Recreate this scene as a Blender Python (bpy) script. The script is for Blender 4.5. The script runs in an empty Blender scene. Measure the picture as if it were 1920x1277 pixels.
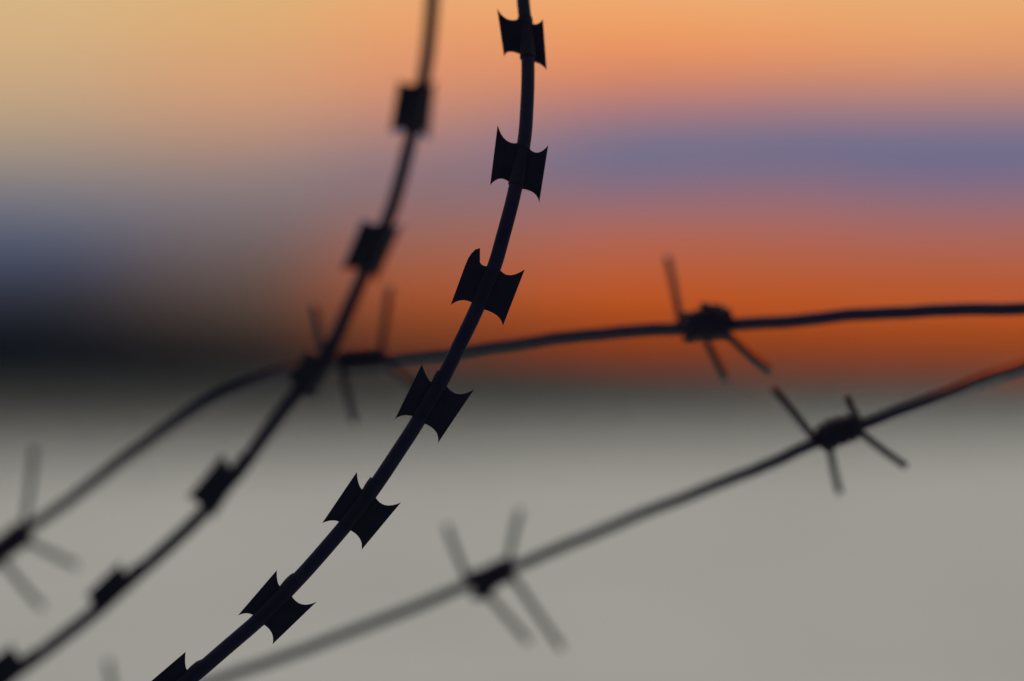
import bpy, bmesh, math, random
from mathutils import Vector, Matrix
random.seed(7)
R = math.radians
scene = bpy.context.scene
C = scene.collection

# ------------------------------------------------------------------ camera
F = 5333.333            # focal length in photo pixels (100 mm on 36 mm, 1920 px wide)
CAM = Vector((0, 0, 2.0))
PITCH = math.atan((700 - 638.5) / F)     # horizon sits a little below the centre
cam_d = bpy.data.cameras.new('camera')
cam_d.lens = 100; cam_d.sensor_width = 36
cam_d.clip_start = 0.02; cam_d.clip_end = 20000
cam_d.dof.use_dof = True
cam_d.dof.focus_distance = 0.752
cam_d.dof.aperture_fstop = 3.4
cam_d.dof.aperture_blades = 7
cam_d.dof.aperture_rotation = R(12)
cam = bpy.data.objects.new('camera', cam_d)
cam.location = CAM
cam.rotation_euler = (R(90) + PITCH, 0, 0)
C.objects.link(cam); scene.camera = cam
ROT = Matrix.Rotation(PITCH, 3, 'X')

def P(px, py, D):
    """a place in the scene, from where it is seen and how many metres away it is"""
    return CAM + ROT @ Vector(((px - 960) / F * D, D, (638.5 - py) / F * D))

# --------------------------------------------------------------- materials
def lin(c):
    c = c / 255
    return c / 12.92 if c <= .04045 else ((c + .055) / 1.055) ** 2.4
def L(r, g, b): return (lin(r), lin(g), lin(b), 1)

def metal(name, base, var, rough=.5, spec=.25, scale=300):
    m = bpy.data.materials.new(name); m.use_nodes = True
    nt = m.node_tree; b = nt.nodes['Principled BSDF']
    tc = nt.nodes.new('ShaderNodeTexCoord')
    n = nt.nodes.new('ShaderNodeTexNoise'); n.inputs['Scale'].default_value = scale; n.inputs['Detail'].default_value = 6
    nt.links.new(tc.outputs['Object'], n.inputs['Vector'])
    r = nt.nodes.new('ShaderNodeValToRGB')
    r.color_ramp.elements[0].position = .35; r.color_ramp.elements[0].color = base
    r.color_ramp.elements[1].position = .7; r.color_ramp.elements[1].color = var
    nt.links.new(n.outputs['Fac'], r.inputs['Fac']); nt.links.new(r.outputs['Color'], b.inputs['Base Color'])
    mr = nt.nodes.new('ShaderNodeMapRange'); mr.inputs['To Min'].default_value = rough - .12; mr.inputs['To Max'].default_value = rough + .15
    nt.links.new(n.outputs['Fac'], mr.inputs['Value']); nt.links.new(mr.outputs['Result'], b.inputs['Roughness'])
    b.inputs['Specular IOR Level'].default_value = spec
    bp = nt.nodes.new('ShaderNodeBump'); bp.inputs['Strength'].default_value = .25; bp.inputs['Distance'].default_value = .0003
    nt.links.new(n.outputs['Fac'], bp.inputs['Height']); nt.links.new(bp.outputs['Normal'], b.inputs['Normal'])
    return m
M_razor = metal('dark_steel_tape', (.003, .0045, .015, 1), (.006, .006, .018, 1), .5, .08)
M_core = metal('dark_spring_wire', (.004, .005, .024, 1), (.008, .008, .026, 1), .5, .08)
M_barb = metal('weathered_wire', (.006, .010, .034, 1), (.013, .013, .034, 1), .55, .12)
M_prong = metal('weathered_prong', (.006, .008, .026, 1), (.016, .011, .020, 1), .6, .1)

# ----------------------------------------------------------------- helpers
def link(name, bm, mat, parent=None, smooth=True):
    me = bpy.data.meshes.new(name)
    bmesh.ops.recalc_face_normals(bm, faces=bm.faces)
    for f in bm.faces: f.smooth = smooth
    bm.to_mesh(me); bm.free(); me.materials.append(mat)
    o = bpy.data.objects.new(name, me); C.objects.link(o)
    if parent: o.parent = parent
    return o

def catmull(pts, n):
    """pts: list of tuples (any length); returns a smooth resampling"""
    out = []
    k = len(pts)
    for i in range(k - 1):
        p0 = pts[max(i - 1, 0)]; p1 = pts[i]; p2 = pts[i + 1]; p3 = pts[min(i + 2, k - 1)]
        # centripetal-ish parametrisation keeps uneven spacing smooth
        def dist(a, b): return max(math.dist(a[:2], b[:2]), 1e-6) ** .5
        t01, t12, t23 = dist(p0, p1), dist(p1, p2), dist(p2, p3)
        m1 = [(b - a) if t01 < 1e-2 else (b - a) for a, b in zip(p1, p2)]
        res1 = []; res2 = []
        for a0, a1, a2, a3 in zip(p0, p1, p2, p3):
            d1 = (a2 - a1) + t12 * (((a1 - a0) / t01) - ((a2 - a0) / (t01 + t12))) if i > 0 else (a2 - a1)
            d2 = (a2 - a1) + t12 * (((a3 - a2) / t23) - ((a3 - a1) / (t12 + t23))) if i < k - 2 else (a2 - a1)
            res1.append(d1); res2.append(d2)
        for j in range(n):
            t = j / n; t2 = t * t; t3 = t2 * t
            out.append(tuple((2 * t3 - 3 * t2 + 1) * a + (t3 - 2 * t2 + t) * d1 + (-2 * t3 + 3 * t2) * b + (t3 - t2) * d2
                             for a, b, d1, d2 in zip(p1, p2, res1, res2)))
    out.append(tuple(pts[-1]))
    return out

def tube(bm, pts, rads, seg=14, squash=None, cap=True):
    rings = []
    n = len(pts); up = None
    for i, p in enumerate(pts):
        t = (pts[min(i + 1, n - 1)] - pts[max(i - 1, 0)]).normalized()
        if up is None:
            up = Vector((0, 0, 1)) if abs(t.z) < .9 else Vector((1, 0, 0))
        u = (up - t * up.dot(t)).normalized(); up = u
        v = t.cross(u)
        r = rads[i] if isinstance(rads, (list, tuple)) else rads
        rings.append([bm.verts.new(p + (u * math.cos(a) + v * math.sin(a)) * r)
                      for a in (2 * math.pi * k / seg for k in range(seg))])
    for a, b in zip(rings, rings[1:]):
        for k in range(seg):
            bm.faces.new((a[k], a[(k + 1) % seg], b[(k + 1) % seg], b[k]))
    if cap:
        bm.faces.new(rings[0]); bm.faces.new(rings[-1])

def thing(name, label, cat, loc, group=None, kind=None):
    o = bpy.data.objects.new(name, None); C.objects.link(o)
    o.empty_display_size = .02
    o.location = loc; o['label'] = label; o['category'] = cat
    if group: o['group'] = group
    if kind: o['kind'] = kind
    return o

def local(root, v): return v - root.location

def arc_extend(p, q, turn, step, count, sign=1):
    """carry a wire on beyond the frame: continues p->q, bending by `turn` each `step`"""
    d = (q - p).normalized(); out = []; c = q.copy()
    axis = CAM_AXIS
    for i in range(count):
        d = Matrix.Rotation(turn, 3, axis) @ d
        c = c + d * step; out.append(c.copy())
    return out
CAM_AXIS = ROT @ Vector((0, 1, 0))

# --------------------------------------------------------- razor wire strands
def blade_mesh(root, cen, d, wings, D, wire_r, sleeve_half, path):
    """cen px centre, d unit px direction down the wire, wings: list of outlines.
    each wing: (outline in px from upper notch round the tips to lower notch, depth slope, thickness)"""
    bm = bmesh.new()
    thick = .00055
    nrm = Vector((-d[1], d[0]))
    for outline, slope in wings:
        front = []; back = []
        for (x, y) in outline:
            w = abs((x - cen[0]) * nrm.x + (y - cen[1]) * nrm.y)      # px away from the wire
            z = D + slope * max(w - 4, 0) * D / F
            a = local(root, P(x, y, z)); 
            ray = (P(x, y, z) - CAM).normalized()
            front.append(bm.verts.new(a - ray * thick / 2)); back.append(bm.verts.new(a + ray * thick / 2))
        f = bm.faces.new(front); g = bm.faces.new(list(reversed(back)))
        n = len(front)
        for i in range(n):
            bm.faces.new((front[i], back[i], back[(i + 1) % n], front[(i + 1) % n]))
        bmesh.ops.triangulate(bm, faces=[f, g])
    # the crimped sleeve that grips the core wire, a touch thicker than the wire
    k0 = min(range(len(path)), key=lambda i: math.dist(path[i][:2], cen))
    pts = []; rad = []; cum = 0; walk = []
    for sgn in (-1, 1):
        i = k0; cum = 0; lim = sleeve_half + (34 if sgn < 0 and cen[1] > 600 else 3); seq = []
        while 0 < i < len(path) - 1 and cum < lim:
            seq.append((sgn * cum, path[i])); cum += math.dist(path[i][:2], path[i + sgn][:2]); i += sgn
        walk += seq[1:] if sgn > 0 else seq[::-1]
    for sd_, (x, y, z, r) in walk:
        loose = max(0, (-sd_ - sleeve_half) / 34)           # the strip lifts a little before the blade
        off = 1.6 + 1.6 * math.sin(math.pi * min(1, loose)) if sd_ < -sleeve_half else .4
        rr = wire_r * 1.05
        if sd_ < -sleeve_half - 28: rr = r * .99; off = .4
        pts.append(local(root, P(x + nrm.x * off, y + nrm.y * off, z))); rad.append(rr * D / F)
    tube(bm, pts, rad, 14)
    return bm

def bez(a, c, b, n=7):
    return [((1 - t) ** 2 * a[0] + 2 * t * (1 - t) * c[0] + t * t * b[0],
             (1 - t) ** 2 * a[1] + 2 * t * (1 - t) * c[1] + t * t * b[1]) for t in (i / n for i in range(n + 1))]
def through(a, m, b, n=8):     # a smooth concave cut passing through m
    c = (2 * m[0] - (a[0] + b[0]) / 2, 2 * m[1] - (a[1] + b[1]) / 2)
    return bez(a, c, b, n)

def razor(label, strand_px, blades, depth, wire_r_px, group, slopes, ext_turn):
    """strand_px: (x, y, D, r) along the wire top to bottom"""
    path = catmull(strand_px, 8)
    pts3 = [P(x, y, D) for x, y, D, r in path]
    rads = [r * D / F for x, y, D, r in path]
    step = .012
    head = arc_extend(pts3[2], pts3[0], -ext_turn, step, 46)
    tail = arc_extend(pts3[-3], pts3[-1], ext_turn, step, 30)
    base = tail[-1]
    root = thing('razor_wire', label, 'razor wire', base, group)
    allp = list(reversed(head)) + pts3 + tail
    allr = [rads[0]] * len(head) + rads + [rads[-1]] * len(tail)
    bm = bmesh.new()
    tube(bm, [local(root, p) for p in allp], allr, 18)
    link('core_wire', bm, M_core, root)
    for b in blades:
        cen, d = b['c'], Vector(b['d']).normalized()
        D = depth(cen[1])
        wings = []
        for side, sl in (('L', slopes[0]), ('R', slopes[1])):
            nt, mt, tt, tb, mb, nb = b[side]     # notch top, bulge, tip top, tip bottom, bulge, notch bottom
            ins = (d.x * 0, d.y * 0)
            o = through(nt, mt, tt)
            if b.get(side + 'x'): o += b[side + 'x']
            o += through(tb, mb, nb)
            # closing edge runs inside the wire
            o += [(cen[0] + d.x * b['h'], cen[1] + d.y * b['h']), (cen[0] - d.x * b['h'], cen[1] - d.y * b['h'])]
            wings.append((o, sl * b.get('sl', 1)))
        link('blade', blade_mesh(root, cen, d, wings, D, b.get('r', wire_r_px), b['h'], path), M_razor, root, smooth=False)
    # the blades beyond the frame, so that the strand goes on when the view shifts
    return root, head, tail

def depth1(y):      # sharp strand leans away slightly at its top
    t = max(0, (420 - y) / 420)
    return .752 + .026 * t ** 1.3 if y < 420 else .752 - .000004 * max(0, y - 1000)
S1 = [(979, -60), (981, 0), (985, 40), (989, 90), (990, 140), (988, 200), (984, 255), (974, 315), (960, 380), (944, 440),
      (928, 496), (911, 538), (893, 581), (860, 650), (826, 718), (803, 757), (776, 802), (748, 845), (708, 905), (671, 956), (646, 987),
      (583, 1060), (546, 1100), (511, 1136), (484, 1163), (425, 1214), (362, 1268), (300, 1316), (240, 1358)]
R1 = lambda y: 12.1 + min(max(y, 0), 600) / 600 * 1.8
B1 = [
 dict(c=(986, 74), d=(6, 40), h=38, sl=1,
      L=[(972, 36), (950, 35), (932, 16), (945, 106), (956, 97), (980, 104)],
      R=[(992, 42), (1006, 45), (1018, 36), (1025, 131), (1014, 121), (1000, 116)]),
 dict(c=(975, 312), d=(-10, 40), h=38,
      L=[(972, 268), (948, 262), (933, 234), (919, 347), (938, 335), (957, 344)],
      R=[(992, 278), (1009, 286), (1028, 272), (1011, 381), (1001, 362), (976, 354)]),
 dict(c=(911, 538), d=(-42, 100), h=36,
      L=[(917, 499), (900, 492), (900, 465), (845, 572), (866, 563), (888, 569)], Lx=[(891, 468), (884, 475), (878, 484), (872, 498)],
      R=[(936, 503), (955, 516), (984, 505), (943, 611), (932, 592), (906, 580)]),
 dict(c=(806, 756), d=(-50, 84), h=36,
      L=[(813, 719), (802, 709), (791, 683), (740, 787), (755, 779), (776, 781)],
      R=[(838, 725), (860, 739), (889, 730), (821, 831), (817, 809), (795, 794)]),
 dict(c=(670, 956), d=(-60, 78), h=37,
      L=[(681, 919), (673, 908), (669, 885), (604, 981), (622, 976), (638, 979)],
      R=[(703, 930), (722, 947), (752, 942), (678, 1031), (674, 1009), (654, 993)]),
 dict(c=(510, 1137), d=(-66, 68), h=37,
      L=[(529, 1102), (521, 1092), (519, 1069), (446, 1154), (463, 1150), (476, 1155)],
      R=[(546, 1116), (566, 1133), (594, 1128), (511, 1208), (509, 1186), (491, 1169)]),
 dict(c=(333, 1290), d=(-74, 58), h=37,
      L=[(355, 1259), (348, 1249), (348, 1222), (266, 1292), (284, 1292), (300, 1304)],
      R=[(368, 1275), (386, 1293), (416, 1292), (322, 1362), (322, 1340), (309, 1324)]),
]
razor('sharp black razor wire with wide four-pointed blades, in focus from top centre to bottom left',
      [(x, y, depth1(y), R1(y)) for x, y in S1], B1, depth1, 13.9, None, (.18, .28), R(2.7))

def depth2(y): return .884 + .032 * min(1, ((y - 660) / 620) ** 2)
S2 = [(815, -60), (811, 0), (806, 60), (799, 120), (784, 196), (769, 262), (735, 390), (702, 468), (653, 580), (620, 650),
      (583, 708), (530, 775), (483, 838), (456, 875), (417, 920), (376, 967), (320, 1020), (250, 1082), (212, 1116), (186, 1140), (110, 1200), (39, 1253), (-15, 1290), (-80, 1330)]
def b2(c, d, LT, LB, RT, RB, h=40):
    d_ = Vector(d).normalized(); n_ = Vector((d_.y, -d_.x))      # towards the right / upper side of the wire
    def at(s, w): return (c[0] + d_.x * s + n_.x * w, c[1] + d_.y * s + n_.y * w)
    def notch(tip, s, w):
        q = at(s, w); return q, ((q[0] + tip[0]) / 2 + d_.x * -s * .09, (q[1] + tip[1]) / 2 + d_.y * -s * .09)
    RT = (RT[0] + n_.x * 9, RT[1] + n_.y * 9); RB = (RB[0] + n_.x * 9, RB[1] + n_.y * 9); h = h + 5
    o = dict(c=c, d=d, h=h, r=13.5)
    a, am = notch(LT, -h, -6); b, bm_ = notch(LB, h, -6)
    o['L'] = [a, am, LT, LB, bm_, b]
    a, am = notch(RT, -h, 6); b, bm_ = notch(RB, h, 6)
    o['R'] = [a, am, RT, RB, bm_, b]
    return o
B2 = [
 b2((783, 203), (-14, 66), (747, 150), (731, 249), (808, 146), (795, 262), 42),
 b2((703, 466), (-36, 85), (680, 410), (640, 506), (748, 414), (697, 526), 44),
 b2((585, 705), (-50, 64), (576, 652), (541, 716), (627, 660), (580, 752), 42),
 b2((414, 922), (-64, 75), (419, 852), (350, 934), (458, 868), (392, 968), 42),
 b2((212, 1115), (-64, 56), (226, 1052), (160, 1116), (256, 1070), (182, 1149), 42),
 b2((12, 1272), (-62, 46), (24, 1207), (-50, 1262), (60, 1236), (-20, 1312), 42),
]
razor('blurred dark razor wire with narrow half-turned blades, left of the sharp razor wire',
      [(x, y, depth2(y), 13.0) for x, y in S2], B2, depth2, 12.2, None, (.5, 2.2), R(2.3))

# --------------------------------------------------------------- barbed wires
def near(D):
    d = D - .755
    return .782 + 1.045 * d if d < .11 else .897 + .38 * (d - .11)

def barbed(label, px, knots, r_m):
    """px: (x, y, D); knots: dicts with centre, half length and four prongs"""
    px = [(x, y, near(D)) for x, y, D in px]
    path = catmull(px, 10)
    # slight hand-drawn waviness of a real stretched wire
    pts = []
    for i, (x, y, D) in enumerate(path):
        pts.append(P(x, y, D) + Vector((0, .0004 * math.sin(i * .9), .00014 * math.sin(i * .31 + 1.3) + .00004 * math.sin(i * .8))))
    d0 = (pts[0] - pts[4]).normalized(); d1 = (pts[-1] - pts[-5]).normalized()
    head = [pts[0] + d0 * (.05 * k) + Vector((0, 0, .0006 * k * k)) for k in range(40, 0, -1)]
    tail = [pts[-1] + d1 * (.05 * k) + Vector((0, 0, .0006 * k * k)) for k in range(1, 41)]
    root = thing('barbed_wire', label, 'barbed wire', head[0], 'barbed wires crossing behind the razor wire')
    bm = bmesh.new()
    tube(bm, [local(root, p) for p in head + pts + tail], r_m, 14)
    link('strand', bm, M_barb, root)
    pr = .00108
    for k in knots:
        (cx, cy), half, D = k['c'], k['half'], near(k['D'])
        dx, dy = k['d']; n = math.hypot(dx, dy); dx, dy = dx / n, dy / n
        dD = k.get('dD', 0)
        A = P(cx - dx * half, cy - dy * half, D - dD); B = P(cx + dx * half, cy + dy * half, D + dD)
        ax = (B - A); ln = ax.length; t = ax.normalized()
        u = (Vector((0, 1, 0)) - t * t.y).normalized(); v = t.cross(u)
        bm = bmesh.new()
        turns = k.get('turns', 3.2)
        for w in range(2):                                  # two barb wires wound side by side
            cp = []; N = 60
            hs, hz, hb = k.get('hump', (.5, 1, 0))
            for i in range(N + 1):
                s = i / N
                a = 2 * math.pi * turns * s + w * math.pi + k.get('ph', 0)
                rr = r_m + pr * (1.02 + .35 * (1 + math.sin(7 * s + 2 * w + cx)) * k.get('loose', .5))
                rd = u * math.cos(a) + v * math.sin(a)
                rr += hb * math.exp(-((s - hs) / .26) ** 2) * max(0, rd.z * hz)
                cp.append(local(root, A + t * ln * s + rd * rr))
            tube(bm, cp, pr * 1.15, 10)
        knot = link('barb', bm, M_prong, root)
        for (sx, sy, ex, ey, ds, de) in k['prongs']:
            a = P(sx, sy, D + ds); b = P(ex, ey, D + de * .75)
            q = []; m = 10
            side = (b - a).cross(CAM_AXIS).normalized()
            bend = random.uniform(-.0004, .0004)
            for i in range(m + 1):
                s = i / m
                q.append(local(root, a.lerp(b, s) + side * bend * math.sin(math.pi * s)))
            q.append(local(root, b + (b - a).normalized() * .0004))
            bm = bmesh.new()
            tube(bm, q, [pr] * 10 + [pr * .99, pr * .8], 10)
            link('prong', bm, M_prong, knot)
    return root

U = [(1990, 576, .79), (1920, 578, .79), (1800, 581, .793), (1700, 584, .796), (1600, 590, .80), (1500, 599, .805), (1400, 606, .81), (1320, 611, .815), (1230, 616, .82),
     (1150, 620, .825), (1060, 629, .832), (1000, 636, .838), (930, 646, .845), (860, 656, .843), (790, 664, .850), (720, 671, .858), (650, 675, .864), (600, 683, .868), (540, 698, .876),
     (480, 716, .884), (420, 740, .891), (350, 781, .90), (250, 852, .912), (150, 924, .922), (90, 966, .93), (15, 1020, .938), (-60, 1072, .94)]
barbed('upper barbed wire arching across the orange sky to the left edge', U, [
    dict(c=(1326, 609), d=(-1, .05), half=40, D=.812, turns=3.2, loose=.7, ph=.6, hump=(.36, 1, .0023), prongs=[
        (1277, 608, 1252, 484, .004, .055), (1352, 592, 1318, 572, -.004, -.012), (1320, 628, 1360, 708, .003, .022), (1362, 622, 1442, 692, .003, .012)]),
    dict(c=(678, 673), d=(-1, .08), half=44, D=.860, turns=2.6, loose=.05, prongs=[
        (612, 684, 590, 574, .0, .014), (712, 668, 731, 540, .0, .012), (640, 676, 664, 794, .0, .004), (722, 676, 786, 736, .0, .004)]),
    dict(c=(12, 1022), d=(-1, .72), half=44, D=.937, turns=2.8, prongs=[
        (44, 990, 64, 848, .0, .035), (44, 1012, 142, 1060, .0, .04), (0, 1044, 78, 1138, .0, .045), (-20, 1040, -60, 930, 0, .0)]),
], .00180)
Lw = [(1990, 655, .84), (1920, 686, .832), (1850, 710, .826), (1780, 737, .82), (1700, 768, .813), (1620, 797, .81), (1540, 828, .812), (1450, 867, .822), (1380, 896, .832), (1300, 926, .845),
      (1220, 957, .858), (1150, 985, .87), (1070, 1019, .882), (1000, 1048, .893), (920, 1080, .903), (850, 1107, .915), (750, 1150, .93), (600, 1207, .95), (480, 1250, .965), (400, 1277, .975), (240, 1330, .99), (140, 1360, 1.0)]
barbed('lower barbed wire slanting over the pale ground, right of the sharp razor wire', Lw, [
    dict(c=(1574, 813), d=(-1, .38), half=40, D=.808, turns=2.3, loose=.25, ph=1.2, hump=(.62, 1, .0007), prongs=[
        (1532, 832, 1452, 733, .0, .004), (1612, 794, 1590, 750, .0, -.014), (1556, 838, 1574, 922, .004, .035), (1612, 812, 1697, 874, .0, .006)]),
    dict(c=(918, 1082), d=(-1, .42), half=40, D=.90, turns=2.8, ph=.4, hump=(.8, -1, .0022), prongs=[
        (880, 1096, 838, 988, .0, .03), (952, 1064, 974, 960, .0, .035), (905, 1104, 990, 1202, .0, .04), (958, 1076, 1052, 1214, .0, .03)]),
    dict(c=(240, 1331), d=(-1, .34), half=40, D=.99, turns=2.8, prongs=[
        (222, 1330, 203, 1241, .0, .02), (270, 1322, 300, 1220 + 200, .0, .0), (222, 1345, 280, 1440, .0, .0), (260, 1330, 330, 1440, 0, 0)]),
], .00170)

# ----------------------------------------------------------------- setting
def simple(name, build):
    m = bpy.data.materials.new(name); m.use_nodes = True
    build(m.node_tree, m.node_tree.nodes['Principled BSDF']); return m

def ground_mat(nt, b):
    N = nt.nodes; K = nt.links
    g = N.new('ShaderNodeNewGeometry')
    n1 = N.new('ShaderNodeTexNoise'); n1.inputs['Scale'].default_value = .35; n1.inputs['Detail'].default_value = 8
    K.new(g.outputs['Position'], n1.inputs['Vector'])
    r = N.new('ShaderNodeValToRGB')
    r.color_ramp.elements[0].position = .3; r.color_ramp.elements[0].color = GROUND_A
    r.color_ramp.elements[1].position = .7; r.color_ramp.elements[1].color = GROUND_B
    K.new(n1.outputs['Fac'], r.inputs['Fac'])
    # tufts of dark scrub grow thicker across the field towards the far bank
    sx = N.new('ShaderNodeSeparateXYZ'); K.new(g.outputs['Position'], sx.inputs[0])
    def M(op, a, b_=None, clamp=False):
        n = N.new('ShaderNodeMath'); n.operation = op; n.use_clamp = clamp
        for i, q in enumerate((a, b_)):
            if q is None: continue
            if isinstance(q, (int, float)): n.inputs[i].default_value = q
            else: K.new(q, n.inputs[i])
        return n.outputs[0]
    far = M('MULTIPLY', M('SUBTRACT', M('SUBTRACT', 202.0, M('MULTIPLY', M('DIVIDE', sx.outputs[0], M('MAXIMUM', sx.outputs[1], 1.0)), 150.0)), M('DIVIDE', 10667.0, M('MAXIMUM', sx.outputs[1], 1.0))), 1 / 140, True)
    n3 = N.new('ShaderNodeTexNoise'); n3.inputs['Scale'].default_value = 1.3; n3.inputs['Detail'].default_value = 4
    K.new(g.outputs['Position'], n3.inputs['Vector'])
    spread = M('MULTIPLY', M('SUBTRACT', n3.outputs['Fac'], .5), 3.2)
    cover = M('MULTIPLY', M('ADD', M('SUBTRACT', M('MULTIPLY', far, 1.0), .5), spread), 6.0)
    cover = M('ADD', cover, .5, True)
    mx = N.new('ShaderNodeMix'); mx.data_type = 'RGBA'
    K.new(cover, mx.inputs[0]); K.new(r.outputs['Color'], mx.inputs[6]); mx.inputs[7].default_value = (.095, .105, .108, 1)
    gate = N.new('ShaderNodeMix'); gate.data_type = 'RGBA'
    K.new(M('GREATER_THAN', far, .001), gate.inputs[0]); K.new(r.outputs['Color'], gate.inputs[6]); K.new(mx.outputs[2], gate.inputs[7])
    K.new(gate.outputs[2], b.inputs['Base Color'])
    b.inputs['Roughness'].default_value = .9; b.inputs['Specular IOR Level'].default_value = .1
    n2 = N.new('ShaderNodeTexNoise'); n2.inputs['Scale'].default_value = 4; n2.inputs['Detail'].default_value = 6
    K.new(g.outputs['Position'], n2.inputs['Vector'])
    bp = N.new('ShaderNodeBump'); bp.inputs['Strength'].default_value = .4; bp.inputs['Distance'].default_value = .05
    K.new(n2.outputs['Fac'], bp.inputs['Height']); K.new(bp.outputs['Normal'], b.inputs['Normal'])
GROUND_A = (.68, .69, .68, 1); GROUND_B = (.86, .87, .87, 1)
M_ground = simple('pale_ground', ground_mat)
def dark_mat(c0, c1, sc):
    def f(nt, b):
        N = nt.nodes; K = nt.links
        g = N.new('ShaderNodeNewGeometry')
        n1 = N.new('ShaderNodeTexNoise'); n1.inputs['Scale'].default_value = sc; n1.inputs['Detail'].default_value = 8
        K.new(g.outputs['Position'], n1.inputs['Vector'])
        r = N.new('ShaderNodeValToRGB')
        r.color_ramp.elements[0].position = .35; r.color_ramp.elements[0].color = c0
        r.color_ramp.elements[1].position = .7; r.color_ramp.elements[1].color = c1
        K.new(n1.outputs['Fac'], r.inputs['Fac']); K.new(r.outputs['Color'], b.inputs['Base Color'])
        b.inputs['Roughness'].default_value = .95; b.inputs['Specular IOR Level'].default_value = .1
    return f
M_scrub = simple('dark_scrub_ground', dark_mat((.012, .026, .046, 1), (.030, .046, .066, 1), .08))
M_leaf = simple('dark_foliage', dark_mat((.004, .014, .028, 1), (.010, .024, .038, 1), .4))

def sheet(name, x0, x1, ys, mat, z, kind='structure', zf=None, nx=2):
    bm = bmesh.new(); rows = []
    for y in ys:
        rows.append([bm.verts.new((x0 + (x1 - x0) * i / nx, y, z + (zf(x0 + (x1 - x0) * i / nx, y) if zf else 0))) for i in range(nx + 1)])
    for a, b in zip(rows, rows[1:]):
        for i in range(nx): bm.faces.new((a[i], a[i + 1], b[i + 1], b[i]))
    o = link(name, bm, mat); o['kind'] = kind; return o
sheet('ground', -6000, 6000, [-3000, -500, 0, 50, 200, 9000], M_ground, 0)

# dark scrubby bank on the far side of the pale ground, its near edge wandering
bm = bmesh.new(); near = []; far = []
def edge(x):     # distance of the near edge of the bank
    u = x / 150
    return 285 + 125 * math.tanh(x / 30) + 6 * math.sin(x / 17) + 3 * math.sin(x / 5.3)
for i in range(241):
    x = -600 + 5 * i
    near.append(bm.verts.new((x, edge(x), .004)))
    far.append(bm.verts.new((x * 8, 4000, .6)))
for i in range(240): bm.faces.new((near[i], near[i + 1], far[i + 1], far[i]))
o = link('far_bank', bm, M_scrub); o['kind'] = 'structure'

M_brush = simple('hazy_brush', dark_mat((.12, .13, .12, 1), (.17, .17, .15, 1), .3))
def wood(name, label, x0, x1, d0, d1, hf, step, seed, mat=None):
    """a far-off wood: every tree is a stem and ragged clumps of leaves"""
    rnd = random.Random(seed); bm = bmesh.new()
    x = x0
    while x < x1:
        y = rnd.uniform(d0, d1); h = hf(x / y) * y * rnd.uniform(.7, 1.12)
        if h > .6:
            rad = .035 * h
            v = []
            for k in range(5):
                a = 2 * math.pi * k / 5; v.append((math.cos(a), math.sin(a)))
            lo = [bm.verts.new((x + c * rad, y + s * rad, 0)) for c, s in v]
            hi = [bm.verts.new((x + c * rad * .3, y + s * rad * .3, h * .85)) for c, s in v]
            for k in range(5): bm.faces.new((lo[k], lo[(k + 1) % 5], hi[(k + 1) % 5], hi[k]))
            for k in range(70):
                zc = h * rnd.uniform(.08, 1.0); spread = h * .34 * (1.15 - abs(zc / h - .45) * 1.3)
                cx = x + rnd.gauss(0, spread * .55); cy = y + rnd.gauss(0, spread * .55)
                s = h * rnd.uniform(.05, .11)
                q = [bm.verts.new((cx + rnd.uniform(-s, s), cy + rnd.uniform(-s, s), max(.02, zc + rnd.uniform(-s, s)))) for _ in range(4)]
                bm.faces.new((q[0], q[1], q[2])); bm.faces.new((q[0], q[2], q[3])); bm.faces.new((q[1], q[3], q[2]))
        x += step * rnd.uniform(.4, 1.5) * (1 if h > .6 else 2)
    o = link(name, bm, mat or M_leaf, smooth=False); o['kind'] = 'stuff'; o['label'] = label; o['category'] = 'trees'
    return o
def tall(u):     # height over distance of the wood on the left
    p = 960 + u * F
    return (108 * (1 / (1 + math.exp((p - 560) / 110)))) / F
def low(u):
    p = 960 + u * F
    return (60 + 22 / (1 + math.exp((p - 1200) / 170))) / F
for k in range(4):
    pass
wood('wood', 'dark far-off wood on the horizon at the left edge', -130, -8, 330, 420, tall, .45, 3)
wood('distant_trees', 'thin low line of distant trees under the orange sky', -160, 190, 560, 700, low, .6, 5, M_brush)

# --------------------------------------------------------------------- sky
w = bpy.data.worlds.new('World'); scene.world = w; w.use_nodes = True
nt = w.node_tree; N = nt.nodes; K = nt.links
for n in list(N): N.remove(n)
def nd(t, **kw):
    n = N.new(t)
    for a, b in kw.items(): setattr(n, a, b)
    return n
def math_(op, a, b=None, c=None, clamp=False):
    n = nd('ShaderNodeMath', operation=op); n.use_clamp = clamp
    for i, q in enumerate((a, b, c)):
        if q is None: continue
        if isinstance(q, (int, float)): n.inputs[i].default_value = q
        else: K.new(q, n.inputs[i])
    return n.outputs[0]
def smooth(v, a, b):
    n = nd('ShaderNodeMapRange', interpolation_type='SMOOTHSTEP')
    K.new(v, n.inputs['Value']); n.inputs['From Min'].default_value = a; n.inputs['From Max'].default_value = b
    return n.outputs['Result']
def mix(f, a, b):
    n = nd('ShaderNodeMix', data_type='RGBA')
    if isinstance(f, float): n.inputs[0].default_value = f
    else: K.new(f, n.inputs[0])
    for i, q in ((6, a), (7, b)):
        if isinstance(q, tuple): n.inputs[i].default_value = q
        else: K.new(q, n.inputs[i])
    return n.outputs[2]
tc = nd('ShaderNodeTexCoord'); sep = nd('ShaderNodeSeparateXYZ'); K.new(tc.outputs['Generated'], sep.inputs[0])
X, Y, Z = sep.outputs
hor = math_('SQRT', math_('ADD', math_('MULTIPLY', X, X), math_('MULTIPLY', Y, Y)))
el = math_('DIVIDE', Z, hor)                       # tan of the elevation
az = math_('ARCTAN2', X, Y)                        # 0 straight ahead, + to the right
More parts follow.
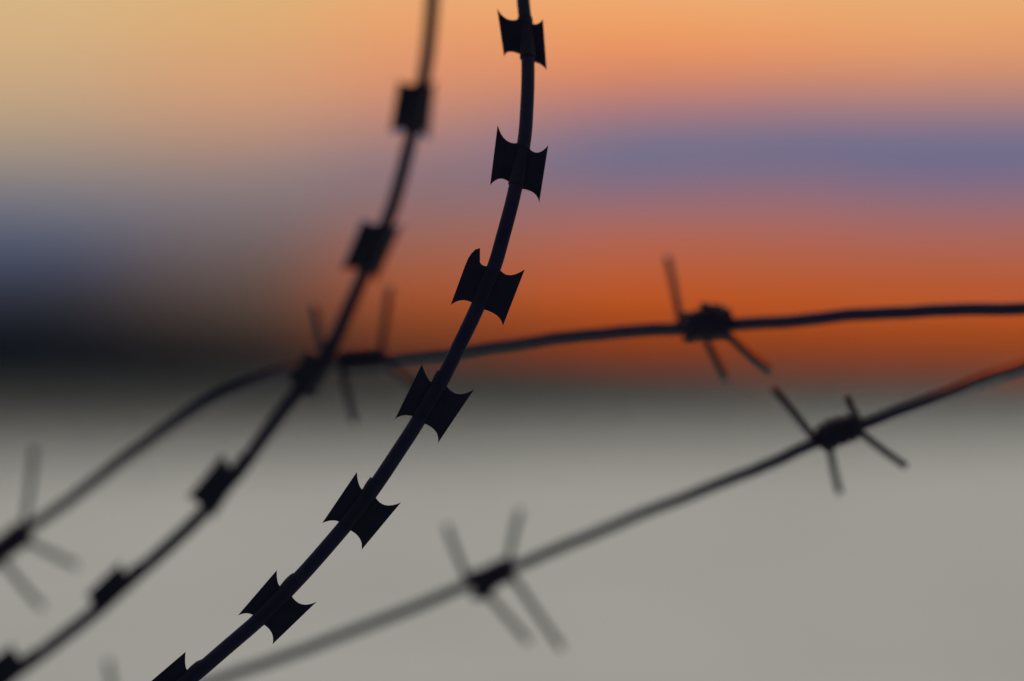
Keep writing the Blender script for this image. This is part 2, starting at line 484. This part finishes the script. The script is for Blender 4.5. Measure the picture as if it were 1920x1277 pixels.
# drifting streaks of cloud: a stretched noise shifts the layers up and down a little
cmb = nd('ShaderNodeCombineXYZ'); K.new(math_('MULTIPLY', az, 5.0), cmb.inputs[0]); K.new(math_('MULTIPLY', el, 26.0), cmb.inputs[1])
no = nd('ShaderNodeTexNoise'); no.inputs['Scale'].default_value = 1.6; no.inputs['Detail'].default_value = 5
K.new(cmb.outputs[0], no.inputs['Vector'])
shift = math_('MULTIPLY', math_('SUBTRACT', no.outputs['Fac'], .5), .018)
e2 = math_('ADD', el, shift)
TOP = 900.0                                         # px above the horizon covered by the ramps
fac = math_('DIVIDE', math_('MULTIPLY', e2, F), TOP, clamp=True)
COLS = {
 -900: [(700, 8, 22, 40), (620, 12, 24, 38), (560, 44, 45, 54), (500, 68, 71, 87), (455, 78, 88, 117), (400, 101, 106, 122), (350, 127, 123, 126), (300, 151, 139, 130), (250, 174, 150, 128), (200, 192, 162, 130), (100, 211, 173, 129), (0, 217, 182, 131), (-200, 208, 182, 150)],
 -500: [(700, 28, 28, 36), (620, 48, 42, 42), (560, 84, 70, 62), (500, 104, 86, 80), (455, 110, 98, 100), (400, 122, 112, 116), (350, 134, 122, 124), (300, 156, 132, 125), (250, 184, 143, 121), (200, 206, 153, 120), (100, 217, 164, 117), (0, 223, 177, 117), (-200, 213, 182, 150)],
 -170: [(700, 130, 62, 32), (620, 150, 72, 34), (560, 168, 82, 38), (500, 166, 92, 62), (455, 155, 100, 86), (400, 145, 108, 106), (350, 140, 114, 120), (300, 132, 117, 132), (250, 158, 124, 126), (200, 206, 140, 112), (100, 228, 150, 108), (0, 237, 171, 112), (-200, 218, 182, 150)],
 200:  [(700, 178, 72, 14), (620, 184, 76, 14), (560, 184, 80, 26), (500, 186, 94, 54), (455, 180, 102, 80), (400, 164, 107, 102), (350, 132, 112, 130), (300, 98, 109, 143), (250, 106, 112, 144), (210, 158, 122, 124), (170, 212, 129, 99), (100, 235, 145, 95), (50, 240, 158, 100), (0, 240, 174, 110), (-200, 220, 182, 150)],
 900:  [(700, 178, 76, 20), (620, 184, 80, 24), (560, 184, 86, 40), (500, 176, 94, 66), (455, 172, 104, 86), (400, 162, 109, 110), (350, 126, 109, 130), (300, 94, 106, 145), (250, 102, 108, 144), (210, 144, 118, 128), (170, 200, 138, 114), (100, 228, 153, 106), (0, 235, 174, 112), (-200, 218, 182, 150)],
}
ramps = {}
for px, stops in COLS.items():
    rp = nd('ShaderNodeValToRGB'); cr = rp.color_ramp; cr.interpolation = 'EASE'
    st = sorted(((700 - y) / TOP, L(r, g, b)) for y, r, g, b in stops)
    cr.elements[0].position = st[0][0]; cr.elements[0].color = st[0][1]
    cr.elements[1].position = st[-1][0]; cr.elements[1].color = st[-1][1]
    for p, c in st[1:-1]:
        e = cr.elements.new(p); e.color = c
    cr.interpolation = 'LINEAR'
    K.new(fac, rp.inputs['Fac']); ramps[px] = rp.outputs['Color']
keys = sorted(ramps)
col = ramps[keys[0]]
for a, b in zip(keys, keys[1:]):
    col = mix(smooth(az, a / F, b / F), col, ramps[b])
# away from the afterglow and high up the dusk sky takes over
sky = nd('ShaderNodeTexSky', sky_type='NISHITA'); sky.sun_disc = False
SUN_EL, SUN_AZ = R(1.0), R(4.0)
sky.sun_elevation = SUN_EL; sky.sun_rotation = SUN_AZ
sky.altitude = 100; sky.air_density = 1.2; sky.dust_density = 2.0
sm = nd('ShaderNodeMix', data_type='RGBA', blend_type='MULTIPLY'); sm.inputs[0].default_value = 1.0
K.new(sky.outputs[0], sm.inputs[6]); sm.inputs[7].default_value = (.10, .10, .10, 1)
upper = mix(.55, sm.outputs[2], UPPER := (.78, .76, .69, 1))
side = math_('ABSOLUTE', az)
back = mix(smooth(el, -.02, .5), (.05, .055, .09, 1), (.10, .11, .16, 1))
col = mix(smooth(side, .5, 1.7), col, back)
col = mix(smooth(el, .14, .6), col, upper)
bg = nd('ShaderNodeBackground'); K.new(col, bg.inputs['Color']); bg.inputs['Strength'].default_value = 1.0
out = nd('ShaderNodeOutputWorld'); K.new(bg.outputs[0], out.inputs[0])

sd = bpy.data.lights.new('sun', 'SUN'); sd.energy = .05; sd.angle = R(.5); sd.color = (1, .55, .3)
so = bpy.data.objects.new('sun', sd); C.objects.link(so)
so.rotation_euler = (R(90) - SUN_EL, 0, R(180) - SUN_AZ); so.location = (0, 0, 10)

scene.view_settings.view_transform = 'Standard'; scene.view_settings.look = 'None'
scene.view_settings.exposure = 0; scene.view_settings.gamma = 1
scene.cycles.use_denoising = True
scene.cycles.use_adaptive_sampling = False
scene.cycles.max_bounces = 4
